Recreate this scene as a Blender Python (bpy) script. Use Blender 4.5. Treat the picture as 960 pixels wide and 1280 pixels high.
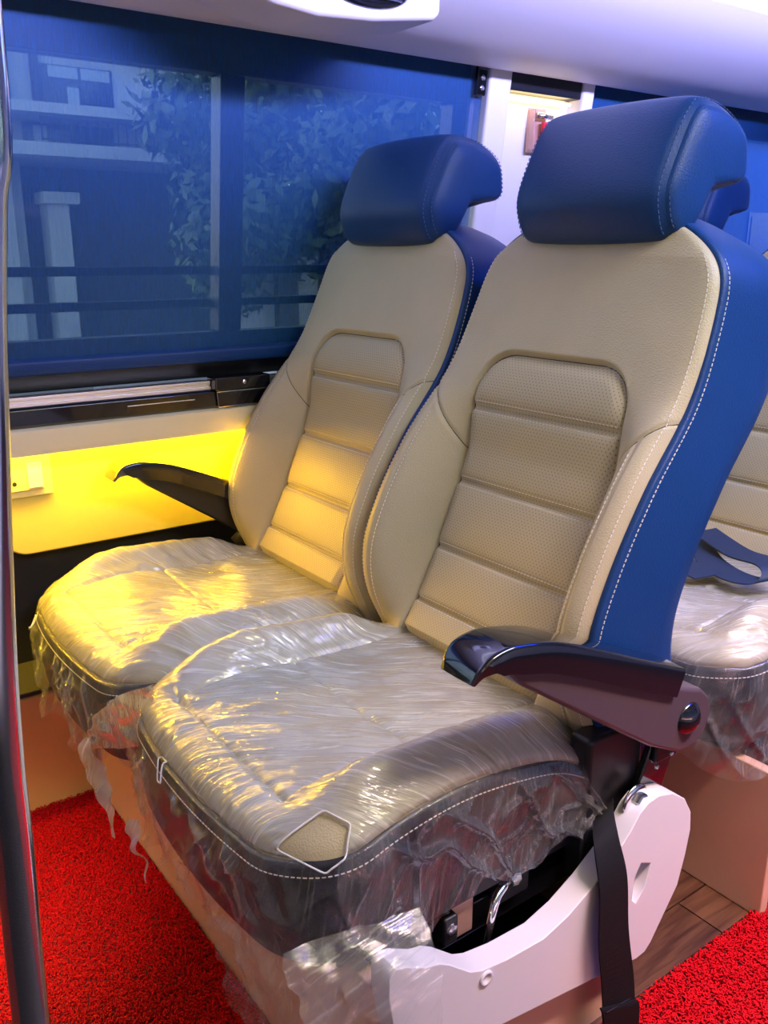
import bpy, bmesh, math, random
import numpy as np
from mathutils import Vector, Matrix
random.seed(4)
for o in list(bpy.data.objects): bpy.data.objects.remove(o)
scn = bpy.context.scene; COL = scn.collection
# ------------------------------------------------------------------ camera
H = 1.05; TH = math.radians(16.4); YAW = math.radians(36.2)
cam = bpy.data.cameras.new('camera'); camo = bpy.data.objects.new('camera', cam); COL.objects.link(camo)
cam.sensor_fit = 'VERTICAL'; cam.sensor_height = 36; cam.lens = 1100 / 1280 * 36
cam.clip_start = .05; cam.clip_end = 200
camo.location = (0, 0, H)
camo.rotation_euler = Vector((-math.cos(YAW) * math.cos(TH), math.sin(YAW) * math.cos(TH), -math.sin(TH))).to_track_quat('-Z', 'Y').to_euler()
scn.camera = camo
# ------------------------------------------------------------------ world, lights, exposure
scn.view_settings.view_transform = 'Standard'; scn.view_settings.look = 'None'
scn.view_settings.exposure = 0; scn.view_settings.gamma = 1
W = bpy.data.worlds.new('sky'); scn.world = W; W.use_nodes = True
nt = W.node_tree; bg = nt.nodes['Background']
sky = nt.nodes.new('ShaderNodeTexSky'); sky.sky_type = 'NISHITA'; sky.sun_elevation = math.radians(38); sky.sun_rotation = math.radians(200)
sky.sun_disc = False
nt.links.new(sky.outputs[0], bg.inputs[0]); bg.inputs[1].default_value = .8
def area(name, loc, target, sx, sy, power, col, spread=180):
    l = bpy.data.lights.new(name, 'AREA'); l.shape = 'RECTANGLE'; l.size = sx; l.size_y = sy; l.energy = power; l.color = col
    l.spread = math.radians(spread)
    o = bpy.data.objects.new(name, l); COL.objects.link(o); o.location = loc
    d = Vector(target) - Vector(loc)
    z = -d.normalized(); y = Vector((0, 1, 0)); y = (y - z * y.dot(z)).normalized(); x = y.cross(z)     # long side runs along the bus
    o.rotation_euler = Matrix((x, y, z)).transposed().to_euler()
    return o
area('ceiling_lamp_aisle', (.0, 1.25, 1.80), (-.15, 1.25, 0), .25, 1.1, 25, (1, 1, .62))
area('fill_mid', (.05, .25, 1.80), (-.05, .25, 0), .25, .8, 2.2, (1, .80, .40))  # added fill over the front aisle, no fitting behind it
area('fill_front', (-.15, -.75, 1.78), (-.75, .6, .4), .5, .4, 1.0, (1, .82, .6))  # unseen warm fill added for the seat fronts
area('fill_aisle_floor', (.05, 1.1, 1.80), (-.35, 1.1, 0), .12, .5, 6, (1, .60, .70), 60)  # extra lamp added to brighten the aisle carpet and fairing
area('fill_footwell_patch', (-.45, -.45, 1.5), (-1.30, .12, 0), .08, .08, 1.0, (1, .8, .6), 22)  # added narrow lamp, makes the bright patch on the footwell mat
area('opposite_ledge_lamp', (.95, .55, .50), (-.6, .55, .2), .05, 1.4, 1.5, (1, .42, .45), 110)
area('blue_lamp_ceiling', (-.15, 1.75, 1.78), (-.5, 1.75, .6), .12, 1.6, 28, (.0, .05, 1))
area('blue_lamp_rear', (-.92, 3.2, 1.72), (-1.66, 3.2, 1.05), .05, 1.4, 24, (.1, .3, 1), 100)
area('violet_lamp', (-.72, .9, 1.62), (-1.45, .9, 1.56), .04, 3.0, 15, (.46, .44, 1), 60)
area('yellow_ledge_lamp', (-1.684, .72, .692), (-1.40, .72, .40), .016, 1.3, 12, (1, .55, .0))
area('yellow_panel_lamp', (-1.682, .25, .690), (-1.72, .25, .62), .012, 2.2, 3, (1, .72, .03))
area('pillar_lamp', (-1.650, 1.637, 1.395), (-1.66, 1.637, 1.2), .02, .16, 3.5, (1, .82, .50))
# ------------------------------------------------------------------ materials
MAT = {}
class NT:
    def __init__(s, name):
        m = bpy.data.materials.new(name); m.use_nodes = True; s.m = m; s.t = m.node_tree
        s.b = s.t.nodes['Principled BSDF']; s.out = s.t.nodes['Material Output']; MAT[name] = m
    def n(s, typ, **k):
        q = s.t.nodes.new('ShaderNode' + typ)
        for a, v in k.items():
            if a.startswith('i_'):
                key = a[2:]; key = int(key) if key.isdigit() else key.replace('_', ' ')
                q.inputs[key].default_value = v
            else: setattr(q, a, v)
        return q
    def l(s, a, b): s.t.links.new(a, b)
    def bump(s, h, strength=.3, dist=.002):
        b = s.n('Bump'); b.inputs['Strength'].default_value = strength; b.inputs['Distance'].default_value = dist
        s.l(h, b.inputs['Height']); s.l(b.outputs[0], s.b.inputs['Normal']); return b
    def coord(s, kind='Object', scale=None):
        c = s.n('TexCoord').outputs[kind]
        if scale is not None:
            mp = s.n('Mapping'); mp.inputs['Scale'].default_value = scale; s.l(c, mp.inputs[0]); c = mp.outputs[0]
        return c
    def ramp(s, fac, stops):
        r = s.n('ValToRGB'); e = r.color_ramp.elements
        while len(e) < len(stops): e.new(.5)
        for el, (p, c) in zip(e, stops): el.position = p; el.color = (*c, 1) if len(c) == 3 else c
        s.l(fac, r.inputs[0]); return r.outputs[0]
def pmat(name, col, rough=.5, metal=0., spec=.5, coat=0., grain=None, emit=None, estr=0, var=0, vscale=6):
    N = NT(name); b = N.b
    b.inputs['Base Color'].default_value = (*col, 1); b.inputs['Roughness'].default_value = rough
    b.inputs['Metallic'].default_value = metal; b.inputs['Specular IOR Level'].default_value = spec
    b.inputs['Coat Weight'].default_value = coat; b.inputs['Coat Roughness'].default_value = .04
    if emit: b.inputs['Emission Color'].default_value = (*emit, 1); b.inputs['Emission Strength'].default_value = estr
    if var:
        nz = N.n('TexNoise', i_Scale=vscale, i_Detail=5.); N.l(N.coord(), nz.inputs['Vector'])
        c1 = tuple(c * (1 - var) for c in col); c2 = tuple(min(1, c * (1 + var)) for c in col)
        N.l(N.ramp(nz.outputs[0], [(.3, c1), (.7, c2)]), b.inputs['Base Color'])
    if grain:
        v = N.n('TexVoronoi', i_Scale=grain[0]); N.l(N.coord(), v.inputs['Vector'])
        N.bump(v.outputs['Distance'], grain[1], grain[2])
    return MAT[name]
pmat('beige_leather', (.45, .39, .235), .46, spec=.4, grain=(420, .35, .0012), var=.05)
pmat('navy_leather', (.005, .040, .150), .45, spec=.3, grain=(450, .3, .001), var=.06)
pmat('black_leather', (.014, .014, .02), .45, spec=.4, grain=(450, .3, .001))
pmat('thread', (.72, .68, .58), .7)
pmat('black_gloss', (.006, .006, .009), .12, spec=.6, coat=.8)
pmat('black_plastic', (.012, .012, .015), .38)
pmat('dark_void', (.008, .008, .010), .8)
pmat('mauve_plastic', (.075, .052, .062), .38, grain=(600, .12, .0006))
pmat('chrome', (.88, .88, .9), .14, metal=1)
pmat('steel', (.62, .62, .64), .25, metal=1)
pmat('aluminium', (.92, .90, .86), .42, metal=1)
pmat('white_plastic', (.68, .66, .66), .35, var=.02)
pmat('white_panel', (.74, .72, .75), .42)
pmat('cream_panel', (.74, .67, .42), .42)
pmat('plinth_paint', (.66, .40, .26), .5, var=.05, vscale=9)
pmat('ochre_panel', (.74, .43, .12), .5, var=.06, vscale=7)
pmat('webbing', (.006, .006, .007), .75, spec=.2, grain=(900, .4, .0008))
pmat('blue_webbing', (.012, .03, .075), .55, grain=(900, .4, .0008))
pmat('red_handle', (.8, .03, .06), .35)
pmat('bracket_tin', (.55, .33, .25), .35, metal=.4)
pmat('led_yellow', (1, .8, .2), emit=(1, .72, .10), estr=14)
pmat('led_white', (1, 1, 1), emit=(.85, .95, 1), estr=2.2)
pmat('led_warm', (1, .9, .6), emit=(1, .78, .35), estr=6)
pmat('frame_black', (.008, .009, .012), .35)
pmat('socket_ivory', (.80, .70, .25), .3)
pmat('panel_lit_yellow', (.66, .56, .10), .42)  # cream panel with the yellow lamp light put into its colour
pmat('navy_thread', (.05, .10, .24), .7)
pmat('seam_dark', (.045, .036, .026), .7)
pmat('facade', (.60, .60, .58), .9, var=.12, vscale=1.2)
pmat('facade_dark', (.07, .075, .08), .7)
pmat('glass_dark', (.03, .035, .04), .1)
pmat('glass_pale', (.5, .55, .58), .2)
pmat('iron', (.03, .03, .035), .6)
pmat('leaf', (.045, .085, .030), .7, var=.3, vscale=3)
pmat('bark', (.10, .075, .05), .9, var=.2)
pmat('tarmac', (.16, .16, .165), .9, var=.15)
pmat('garden_wall', (.42, .42, .41), .9, var=.12)
pmat('strip_dark', (.02, .02, .02), .7)
pmat('carpet_base', (.10, .004, .004), .95)
def mk_insert():
    N = NT('perforated_leather'); b = N.b
    b.inputs['Roughness'].default_value = .5; b.inputs['Specular IOR Level'].default_value = .35
    uv0 = N.coord('UV', (150, 230, 1)); sx_ = N.n('SeparateXYZ'); N.l(uv0, sx_.inputs[0])
    fl = N.n('Math', operation='FLOOR'); N.l(sx_.outputs[1], fl.inputs[0]); hf = N.n('Math', operation='MULTIPLY_ADD'); N.l(fl.outputs[0], hf.inputs[0]); hf.inputs[1].default_value = .5; N.l(sx_.outputs[0], hf.inputs[2])
    cx_ = N.n('CombineXYZ'); N.l(hf.outputs[0], cx_.inputs[0]); N.l(sx_.outputs[1], cx_.inputs[1]); uv = cx_.outputs[0]
    fr = N.n('VectorMath', operation='FRACTION'); N.l(uv, fr.inputs[0])
    sub = N.n('VectorMath', operation='SUBTRACT'); N.l(fr.outputs[0], sub.inputs[0]); sub.inputs[1].default_value = (.5, .5, 0)
    ml = N.n('VectorMath', operation='MULTIPLY'); N.l(sub.outputs[0], ml.inputs[0]); ml.inputs[1].default_value = (1, .66, 0)
    ln = N.n('VectorMath', operation='LENGTH'); N.l(ml.outputs[0], ln.inputs[0])
    c = N.ramp(ln.outputs['Value'], [(.10, (.20, .17, .11)), (.17, (.45, .39, .235))]); N.l(c, b.inputs['Base Color'])
    h = N.ramp(ln.outputs['Value'], [(.08, (0, 0, 0)), (.18, (1, 1, 1))])
    v = N.n('TexVoronoi', i_Scale=420.); N.l(N.coord(), v.inputs['Vector'])
    a = N.n('Math', operation='MULTIPLY_ADD'); N.l(v.outputs['Distance'], a.inputs[0]); a.inputs[1].default_value = .5; N.l(h, a.inputs[2])
    N.bump(a.outputs[0], .25, .001)
mk_insert()
def mk_film(name, bstr, mlo, mhi, fk, rg, fmax):
    N = NT(name); t = N.t; t.nodes.remove(N.b)
    w = N.n('TexNoise', i_Scale=1., i_Detail=2., i_Distortion=.4); N.l(N.coord('UV', (7, 40, 1)), w.inputs['Vector'])
    w2 = N.n('TexNoise', i_Scale=1., i_Detail=3., i_Roughness=.6, i_Distortion=1.); N.l(N.coord('UV', (13, 190, 1)), w2.inputs['Vector'])
    ad = N.n('Math', operation='MULTIPLY_ADD'); N.l(w2.outputs[0], ad.inputs[0]); ad.inputs[1].default_value = .5; N.l(w.outputs[0], ad.inputs[2])
    bp = N.n('Bump'); bp.inputs['Strength'].default_value = bstr; bp.inputs['Distance'].default_value = .006; N.l(ad.outputs[0], bp.inputs['Height'])
    tr = N.n('BsdfTransparent'); tr.inputs[0].default_value = (.96, .96, .97, 1)
    gl = N.n('BsdfGlossy', i_Roughness=rg); gl.inputs[0].default_value = (1, 1, 1, 1); N.l(bp.outputs[0], gl.inputs['Normal'])
    df = N.n('BsdfDiffuse'); df.inputs[0].default_value = (.90, .94, .88, 1); N.l(bp.outputs[0], df.inputs['Normal'])
    tl = N.n('BsdfTranslucent'); tl.inputs[0].default_value = (.90, .94, .88, 1); N.l(bp.outputs[0], tl.inputs['Normal'])
    dt = N.n('MixShader', i_0=.4); N.l(df.outputs[0], dt.inputs[1]); N.l(tl.outputs[0], dt.inputs[2])
    # milky creases, plus pale streaks painted in as wrinkle highlights
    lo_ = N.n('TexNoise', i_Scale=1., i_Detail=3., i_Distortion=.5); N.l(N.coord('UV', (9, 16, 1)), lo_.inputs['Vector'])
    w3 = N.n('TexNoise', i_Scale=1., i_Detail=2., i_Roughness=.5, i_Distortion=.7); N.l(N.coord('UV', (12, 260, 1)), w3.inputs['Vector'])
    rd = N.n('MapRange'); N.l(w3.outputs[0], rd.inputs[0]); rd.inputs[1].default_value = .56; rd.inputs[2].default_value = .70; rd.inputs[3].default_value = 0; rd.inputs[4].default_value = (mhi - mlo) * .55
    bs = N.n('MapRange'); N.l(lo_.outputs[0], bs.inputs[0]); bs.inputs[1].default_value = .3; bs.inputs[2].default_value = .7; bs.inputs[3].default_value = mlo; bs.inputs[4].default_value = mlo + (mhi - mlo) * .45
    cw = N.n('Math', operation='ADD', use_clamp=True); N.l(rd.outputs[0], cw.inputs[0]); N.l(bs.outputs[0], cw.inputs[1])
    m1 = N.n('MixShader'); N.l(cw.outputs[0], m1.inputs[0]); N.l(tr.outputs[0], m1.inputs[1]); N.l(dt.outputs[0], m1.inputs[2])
    lw = N.n('Fresnel', i_IOR=1.45); N.l(bp.outputs[0], lw.inputs['Normal'])
    ma = N.n('Math', operation='MULTIPLY_ADD', use_clamp=True); N.l(lw.outputs[0], ma.inputs[0]); ma.inputs[1].default_value = fk; ma.inputs[2].default_value = .02
    mn = N.n('Math', operation='MINIMUM'); N.l(ma.outputs[0], mn.inputs[0]); mn.inputs[1].default_value = fmax
    m2 = N.n('MixShader'); N.l(mn.outputs[0], m2.inputs[0]); N.l(m1.outputs[0], m2.inputs[1]); N.l(gl.outputs[0], m2.inputs[2])
    N.l(m2.outputs[0], N.out.inputs[0])
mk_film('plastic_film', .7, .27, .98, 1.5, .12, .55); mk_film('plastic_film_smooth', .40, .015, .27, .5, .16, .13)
def mk_film_rim():
    N = NT('film_rim'); b = N.b
    b.inputs['Base Color'].default_value = (.9, .9, .9, 1); b.inputs['Roughness'].default_value = .2; b.inputs['Alpha'].default_value = .75
mk_film_rim()
def mk_glass():
    N = NT('window_glass'); N.t.nodes.remove(N.b)
    tr = N.n('BsdfTransparent'); tr.inputs[0].default_value = (.75, .82, .85, 1)
    gl = N.n('BsdfGlossy', i_Roughness=.06); m = N.n('MixShader', i_0=.01)
    N.l(tr.outputs[0], m.inputs[1]); N.l(gl.outputs[0], m.inputs[2]); N.l(m.outputs[0], N.out.inputs[0])
mk_glass()
def mk_blind():
    N = NT('blind_mesh'); b = N.b
    b.inputs['Base Color'].default_value = (.0015, .075, .240, 1); b.inputs['Roughness'].default_value = .6
    c = N.coord('Object'); sp = N.n('SeparateXYZ'); N.l(c, sp.inputs[0])
    def wave(o, f):
        q = N.n('Math', operation='MULTIPLY'); N.l(o, q.inputs[0]); q.inputs[1].default_value = f
        r = N.n('Math', operation='SINE'); N.l(q.outputs[0], r.inputs[0]); return r.outputs[0]
    m = N.n('Math', operation='MULTIPLY'); N.l(wave(sp.outputs[1], 2 * math.pi * 560), m.inputs[0]); N.l(wave(sp.outputs[2], 2 * math.pi * 560), m.inputs[1])
    nz = N.n('TexNoise', i_Scale=1., i_Detail=2.); cm = N.coord('Object', (30, 500, 40)); N.l(cm, nz.inputs['Vector'])
    f = N.n('MapRange'); N.l(m.outputs[0], f.inputs[0]); f.inputs[1].default_value = -1; f.inputs[2].default_value = 1; f.inputs[3].default_value = .60; f.inputs[4].default_value = .78
    g = N.n('Math', operation='MULTIPLY_ADD'); N.l(nz.outputs[0], g.inputs[0]); g.inputs[1].default_value = .14; N.l(f.outputs[0], g.inputs[2])
    g2 = N.n('Math', operation='SUBTRACT', use_clamp=True); N.l(g.outputs[0], g2.inputs[0]); g2.inputs[1].default_value = .07
    tr = N.n('BsdfTransparent'); mx = N.n('MixShader'); N.l(g2.outputs[0], mx.inputs[0]); N.l(tr.outputs[0], mx.inputs[1]); N.l(b.outputs[0], mx.inputs[2])
    N.l(mx.outputs[0], N.out.inputs[0])
mk_blind()
def mk_wood():
    N = NT('wood_vinyl'); b = N.b; b.inputs['Roughness'].default_value = .38
    nz = N.n('TexNoise', i_Scale=1., i_Detail=6., i_Roughness=.6, i_Distortion=.6); N.l(N.coord('Object', (70, 5, 5)), nz.inputs['Vector'])
    oi = N.n('ObjectInfo'); a = N.n('Math', operation='MULTIPLY_ADD'); N.l(oi.outputs['Random'], a.inputs[0]); a.inputs[1].default_value = .28
    N.l(nz.outputs[0], a.inputs[2])
    N.l(N.ramp(a.outputs[0], [(.35, (.016, .007, .005)), (.6, (.060, .024, .013)), (.85, (.13, .058, .028))]), b.inputs['Base Color'])
    N.bump(nz.outputs[0], .2, .001)
mk_wood()
def mk_curl():
    N = NT('carpet_curl'); b = N.b; b.inputs['Specular IOR Level'].default_value = .12; b.inputs['Roughness'].default_value = .55
    nz = N.n('TexNoise', i_Scale=260., i_Detail=2.); N.l(N.coord(), nz.inputs['Vector'])
    N.l(N.ramp(nz.outputs[0], [(.3, (.30, .002, .004)), (.65, (.72, .004, .010))]), b.inputs['Base Color'])
mk_curl()
# ------------------------------------------------------------------ mesh helpers
def link(name, me, parent=None):
    o = bpy.data.objects.new(name, me); COL.objects.link(o)
    if parent is not None: o.parent = parent
    return o
def mesh(name, V, F, mat, parent=None, smooth=True, uv=None, normals=None, bevel=0, seg=2):
    me = bpy.data.meshes.new(name)
    V = [tuple(map(float, v)) for v in V]; F = [tuple(map(int, f)) for f in F]
    me.from_pydata(V, [], F); me.update()
    if smooth: me.polygons.foreach_set('use_smooth', [True] * len(me.polygons))
    if mat: me.materials.append(MAT[mat])
    if uv is not None:
        L = me.uv_layers.new(name='UVMap'); idx = np.zeros(len(me.loops), int); me.loops.foreach_get('vertex_index', idx)
        L.data.foreach_set('uv', np.asarray(uv)[idx].astype('f').ravel())
    if normals is not None: me.normals_split_custom_set_from_vertices([tuple(map(float, n)) for n in normals])
    o = link(name, me, parent)
    if bevel:
        md = o.modifiers.new('bevel', 'BEVEL'); md.width = bevel; md.segments = seg; md.limit_method = 'ANGLE'; md.angle_limit = math.radians(35)
        md.harden_normals = True
    return o
class MB:
    def __init__(s): s.V = []; s.F = []
    def add(s, V, F):
        n = len(s.V); s.V += [tuple(v) for v in V]; s.F += [tuple(i + n for i in f) for f in F]; return s
    def box(s, x0, x1, y0, y1, z0, z1, M=None):
        V = [(x, y, z) for x in (x0, x1) for y in (y0, y1) for z in (z0, z1)]
        if M is not None: V = [tuple(M @ Vector(v)) for v in V]
        return s.add(V, [(0, 1, 3, 2), (4, 6, 7, 5), (0, 4, 5, 1), (2, 3, 7, 6), (0, 2, 6, 4), (1, 5, 7, 3)])
    def prism(s, pts, f0, f1):          # closed 2D polygon, f0/f1 map to 3D
        n = len(pts); V = [f0(*p) for p in pts] + [f1(*p) for p in pts]
        F = [tuple(range(n - 1, -1, -1)), tuple(range(n, 2 * n))] + [(i, (i + 1) % n, n + (i + 1) % n, n + i) for i in range(n)]
        return s.add(V, F)
    def tube(s, P, r, n=12, caps=True):
        P = [Vector(p) for p in P]; R = r if hasattr(r, '__len__') else [r] * len(P); rings = []; a = None; V = []; F = []
        for i, p in enumerate(P):
            d = (P[min(i + 1, len(P) - 1)] - P[max(i - 1, 0)]).normalized()
            if a is None: a = d.orthogonal().normalized()
            a = (a - d * a.dot(d)).normalized(); b = d.cross(a)
            V += [p + (a * math.cos(2 * math.pi * k / n) + b * math.sin(2 * math.pi * k / n)) * R[i] for k in range(n)]
        for i in range(len(P) - 1):
            F += [(i * n + k, i * n + (k + 1) % n, (i + 1) * n + (k + 1) % n, (i + 1) * n + k) for k in range(n)]
        if caps: F += [tuple(range(n - 1, -1, -1)), tuple((len(P) - 1) * n + k for k in range(n))]
        return s.add(V, F)
    def lathe(s, prof, c, axis, n=24):   # prof: (r, h) along axis
        ax = Vector(axis).normalized(); a = ax.orthogonal().normalized(); b = ax.cross(a); c = Vector(c); V = []; F = []
        for r, h in prof: V += [c + ax * h + (a * math.cos(2 * math.pi * k / n) + b * math.sin(2 * math.pi * k / n)) * max(r, 1e-5) for k in range(n)]
        for i in range(len(prof) - 1):
            F += [(i * n + k, i * n + (k + 1) % n, (i + 1) * n + (k + 1) % n, (i + 1) * n + k) for k in range(n)]
        F += [tuple(range(n - 1, -1, -1)), tuple((len(prof) - 1) * n + k for k in range(n))]
        return s.add(V, F)
    def build(s, name, mat, parent=None, smooth=False, bevel=0, seg=2): return mesh(name, s.V, s.F, mat, parent, smooth, bevel=bevel, seg=seg)
def smooth_by_angle(o, a=40):
    o.data.polygons.foreach_set('use_smooth', [True] * len(o.data.polygons)); o.data.set_sharp_from_angle(angle=math.radians(a)); return o
def grid_faces(nu, nv, off=0): # index = i*nv + j
    i, j = np.meshgrid(np.arange(nu - 1), np.arange(nv - 1), indexing='ij'); a = (i * nv + j).ravel() + off
    return np.stack([a, a + nv, a + nv + 1, a + 1], 1)
def thing(name, label, cat, loc=(0, 0, 0), group=None):
    o = bpy.data.objects.new(name, None); COL.objects.link(o); o.location = loc; o.empty_display_size = .05
    return tag(o, label, cat, group)
def tag(o, label, cat, group=None):
    o['label'] = label; o['category'] = cat
    if group: o['group'] = group
    return o
def struct(o, label=None):
    o['kind'] = 'structure'
    if label: o['label'] = label
    return o
def copy_tree(o, parent=None):
    c = o.copy(); COL.objects.link(c)
    if parent is not None: c.parent = parent
    for ch in list(o.children): copy_tree(ch, c)
    return c
def catmull(P, n, closed=False):
    P = np.asarray(P, float); m = len(P); out = []
    segs = m if closed else m - 1
    for i in range(segs):
        g = lambda k: P[k % m] if closed else P[min(max(k, 0), m - 1)]
        p0, p1, p2, p3 = g(i - 1), g(i), g(i + 1), g(i + 2)
        for t in np.linspace(0, 1, n, endpoint=False):
            out.append(.5 * (2 * p1 + (p2 - p0) * t + (2 * p0 - 5 * p1 + 4 * p2 - p3) * t * t + (3 * p1 - p0 - 3 * p2 + p3) * t ** 3))
    if not closed: out.append(P[-1])
    return np.array(out)
def sinterp(x, xs, ys):                   # smooth interpolation of a table
    xs = np.asarray(xs, float); ys = np.asarray(ys, float); m = np.gradient(ys, xs)
    x = np.clip(x, xs[0], xs[-1]); i = np.clip(np.searchsorted(xs, x) - 1, 0, len(xs) - 2)
    h = xs[i + 1] - xs[i]; t = (x - xs[i]) / h
    return (2*t**3-3*t**2+1)*ys[i] + (t**3-2*t**2+t)*h*m[i] + (-2*t**3+3*t**2)*ys[i+1] + (t**3-t**2)*h*m[i+1]
def sstep(a, b, x): t = np.clip((x - a) / (b - a), 0, 1); return t * t * (3 - 2 * t)
def vnoise(P, seed=0):                    # value noise in [-1, 1]
    P = np.asarray(P, float); I = np.floor(P).astype(np.int64); f = P - I; f = f * f * (3 - 2 * f); r = 0
    for dx in (0, 1):
        for dy in (0, 1):
            for dz in (0, 1):
                q = (I[:, 0] + dx) * 374761393 + (I[:, 1] + dy) * 668265263 + (I[:, 2] + dz) * 1274126177 + seed * 974711
                q = (q ^ (q >> 13)) * 1274126177 & 0xFFFFFFFF; q = (q ^ (q >> 16)) & 0xFFFF
                w = (f[:, 0] if dx else 1 - f[:, 0]) * (f[:, 1] if dy else 1 - f[:, 1]) * (f[:, 2] if dz else 1 - f[:, 2])
                r = r + w * (q / 32767.5 - 1)
    return r
def vert_normals(V, F):
    V = np.asarray(V); F = np.asarray(F); fn = np.cross(V[F[:, 2]] - V[F[:, 0]], V[F[:, 3]] - V[F[:, 1]])
    N = np.zeros_like(V)
    for k in range(4): np.add.at(N, F[:, k], fn)
    return N / (np.linalg.norm(N, axis=1, keepdims=True) + 1e-12)
# ------------------------------------------------------------------ room shell
Y0, Y1 = -1.6, 4.4
wx = lambda z: -1.68 + .137 * (z - .8)         # inner face of the window side, leaning in as it rises
b = MB().box(-1.9, 1.2, Y0, Y1, -.05, -.006); floor = struct(b.build('floor', 'dark_void'))
k = 0
for ix in range(9):                             # plank rows along the bus
    x0 = -1.30 + ix * .085; y = .44 - .23 * (ix % 3)
    while y < 1.35:
        yl = min(y + .46, 1.40)
        if yl > .3:
            MB().box(x0 + .0012, x0 + .0838, max(y, .1) + .001, yl - .001, -.006, 0).build('plank', 'wood_vinyl', floor, bevel=.001, seg=1)
        y = yl + .0 if yl < 1.40 else 9
struct(MB().box(-1.9, 1.2, Y0, Y1, 1.86, 1.90).build('ceiling', 'white_panel'))
wr = MB().box(1.05, 1.1, Y0, Y1, -.05, .85).box(1.05, 1.1, Y0, Y1, 1.45, 1.9)
for a, c in ((Y0, -1.3), (-.1, .1), (1.5, 1.7), (3.2, Y1)): wr.box(1.05, 1.1, a, c, .85, 1.45)
struct(wr.build('wall_right', 'white_panel'))
w3 = thing('window_3', 'x', 'x'); del w3['label']; del w3['category']; struct(w3)
for a, c in ((-1.3, -.1), (.1, 1.5), (1.7, 3.2)): MB().box(1.07, 1.075, a, c, .85, 1.45).build('pane', 'window_glass', w3)

struct(MB().box(-1.9, 1.1, Y1 - .05, Y1, -.05, 1.9).build('wall_rear', 'white_panel'))
struct(MB().box(-1.9, 1.1, Y0, Y0 + .05, -.05, 1.9).build('wall_front', 'white_panel'))
# window-side wall: lower body, ledge, posts, header
wl = struct(MB().box(-1.80, -1.735, Y0, Y1, -.05, .742).build('wall_left', 'dark_void'))
MB().box(-1.735, -1.60, Y0, Y1, -.05, .247).build('lower_panel', 'ochre_panel', wl, bevel=.008)
MB().box(-1.735, -1.598, Y0, Y1, .2475, .258).build('dark_strip', 'strip_dark', wl, bevel=.003)  # dark strip added to keep the panel top from showing lit
pan = [(.352 + .05 * (1 - math.cos(a)), .487 + .05 * (1 - math.sin(a))) for a in np.linspace(0, math.pi / 2, 8)]
pts = pan + [(3.5, .475), (3.5, .742), (.352, .742)]
p = MB().prism(pts, lambda y, z: (-1.728, y, z), lambda y, z: (-1.712, y, z)); p = p.build('side_panel', 'panel_lit_yellow', wl, bevel=.004)
p = MB().prism([(-1.4, .487), (.345, .487), (.345, .742), (-1.4, .742)], lambda y, z: (-1.728, y, z), lambda y, z: (-1.712, y, z)).build('side_panel', 'panel_lit_yellow', wl, bevel=.004)
MB().box(-1.90, -1.74, Y0, Y1, 1.56, 1.88).build('upper_panel', 'dark_void', wl)
# ledge (beige face, black glossy trim, aluminium rail)
prof = [(-1.735, .742), (-1.662, .742), (-1.656, .738), (-1.654, .702), (-1.657, .692), (-1.662, .694), (-1.664, .712), (-1.735, .716)]
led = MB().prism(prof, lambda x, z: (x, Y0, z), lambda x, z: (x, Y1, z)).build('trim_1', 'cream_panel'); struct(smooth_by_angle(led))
prof = [(-1.735, .742), (-1.668, .742), (-1.662, .746), (-1.661, .776), (-1.667, .780), (-1.735, .780)]
struct(MB().prism(prof, lambda x, z: (x, Y0, z), lambda x, z: (x, Y1, z)).build('trim_2', 'black_gloss', bevel=.0015))
for gx in ((.12, .30), (.60, .74), (.0, .10)):
    MB().box(-1.6615, -1.6605, gx[0], gx[1], .764, .7655).build('groove_line', 'aluminium', bpy.data.objects['trim_2'])
def rail(y0, y1):
    for z0, z1, dx in ((.780, .7865, 0), (.7865, .792, -.003), (.792, .798, -.001)):
        MB().box(-1.700, -1.671 + dx, y0, y1, z0, z1).build('rail_strip', 'aluminium', R, bevel=.0008, seg=1)
R = struct(thing('trim_3', 'silver rail', 'x')); del R['category']; del R['label']
rail(Y0, .782); rail(.912, Y1)
# window openings
def leanbox(mb, y0, y1, z0, z1, d0, d1):      # slab following the lean of the wall, d = offset inwards from the wall face
    V = [(wx(z) + d, y, z) for d in (d0, d1) for y in (y0, y1) for z in (z0, z1)]
    return mb.add(V, [(0, 1, 3, 2), (4, 6, 7, 5), (0, 4, 5, 1), (2, 3, 7, 6), (0, 2, 6, 4), (1, 5, 7, 3)])
def window(n, y0, y1, mull):
    w = thing('window_%d' % n, 'x', 'x'); del w['label']; del w['category']; struct(w)
    leanbox(MB(), y0, y1, .798, .893, -.09, -.045).build('frame_rail', 'frame_black', w, bevel=.003)
    leanbox(MB(), y0, y1, 1.374, 1.60, -.09, -.045).build('frame_rail', 'frame_black', w, bevel=.003)
    for a in (y0, y1 - .06): leanbox(MB(), a, a + .06, .893, 1.374, -.09, -.045).build('frame_post', 'frame_black', w, bevel=.003)
    for m in mull: leanbox(MB(), m, m + .052, .893, 1.374, -.09, -.045).build('mullion', 'frame_black', w, bevel=.003)
    ed = [y0 + .06] + sum([[m, m + .052] for m in mull], []) + [y1 - .06]
    for a, c in zip(ed[::2], ed[1::2]): leanbox(MB(), a - .004, c + .004, .889, 1.378, -.07, -.066).build('pane', 'window_glass', w)
    for z in (1.016, .949): leanbox(MB(), y0, y1, z - .009, z + .009, -.125, -.107).build('guard_bar', 'iron', w, bevel=.003)
window(1, -1.5, 1.46, [-.35, .826])
window(2, 1.80, 4.35, [2.9])
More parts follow.
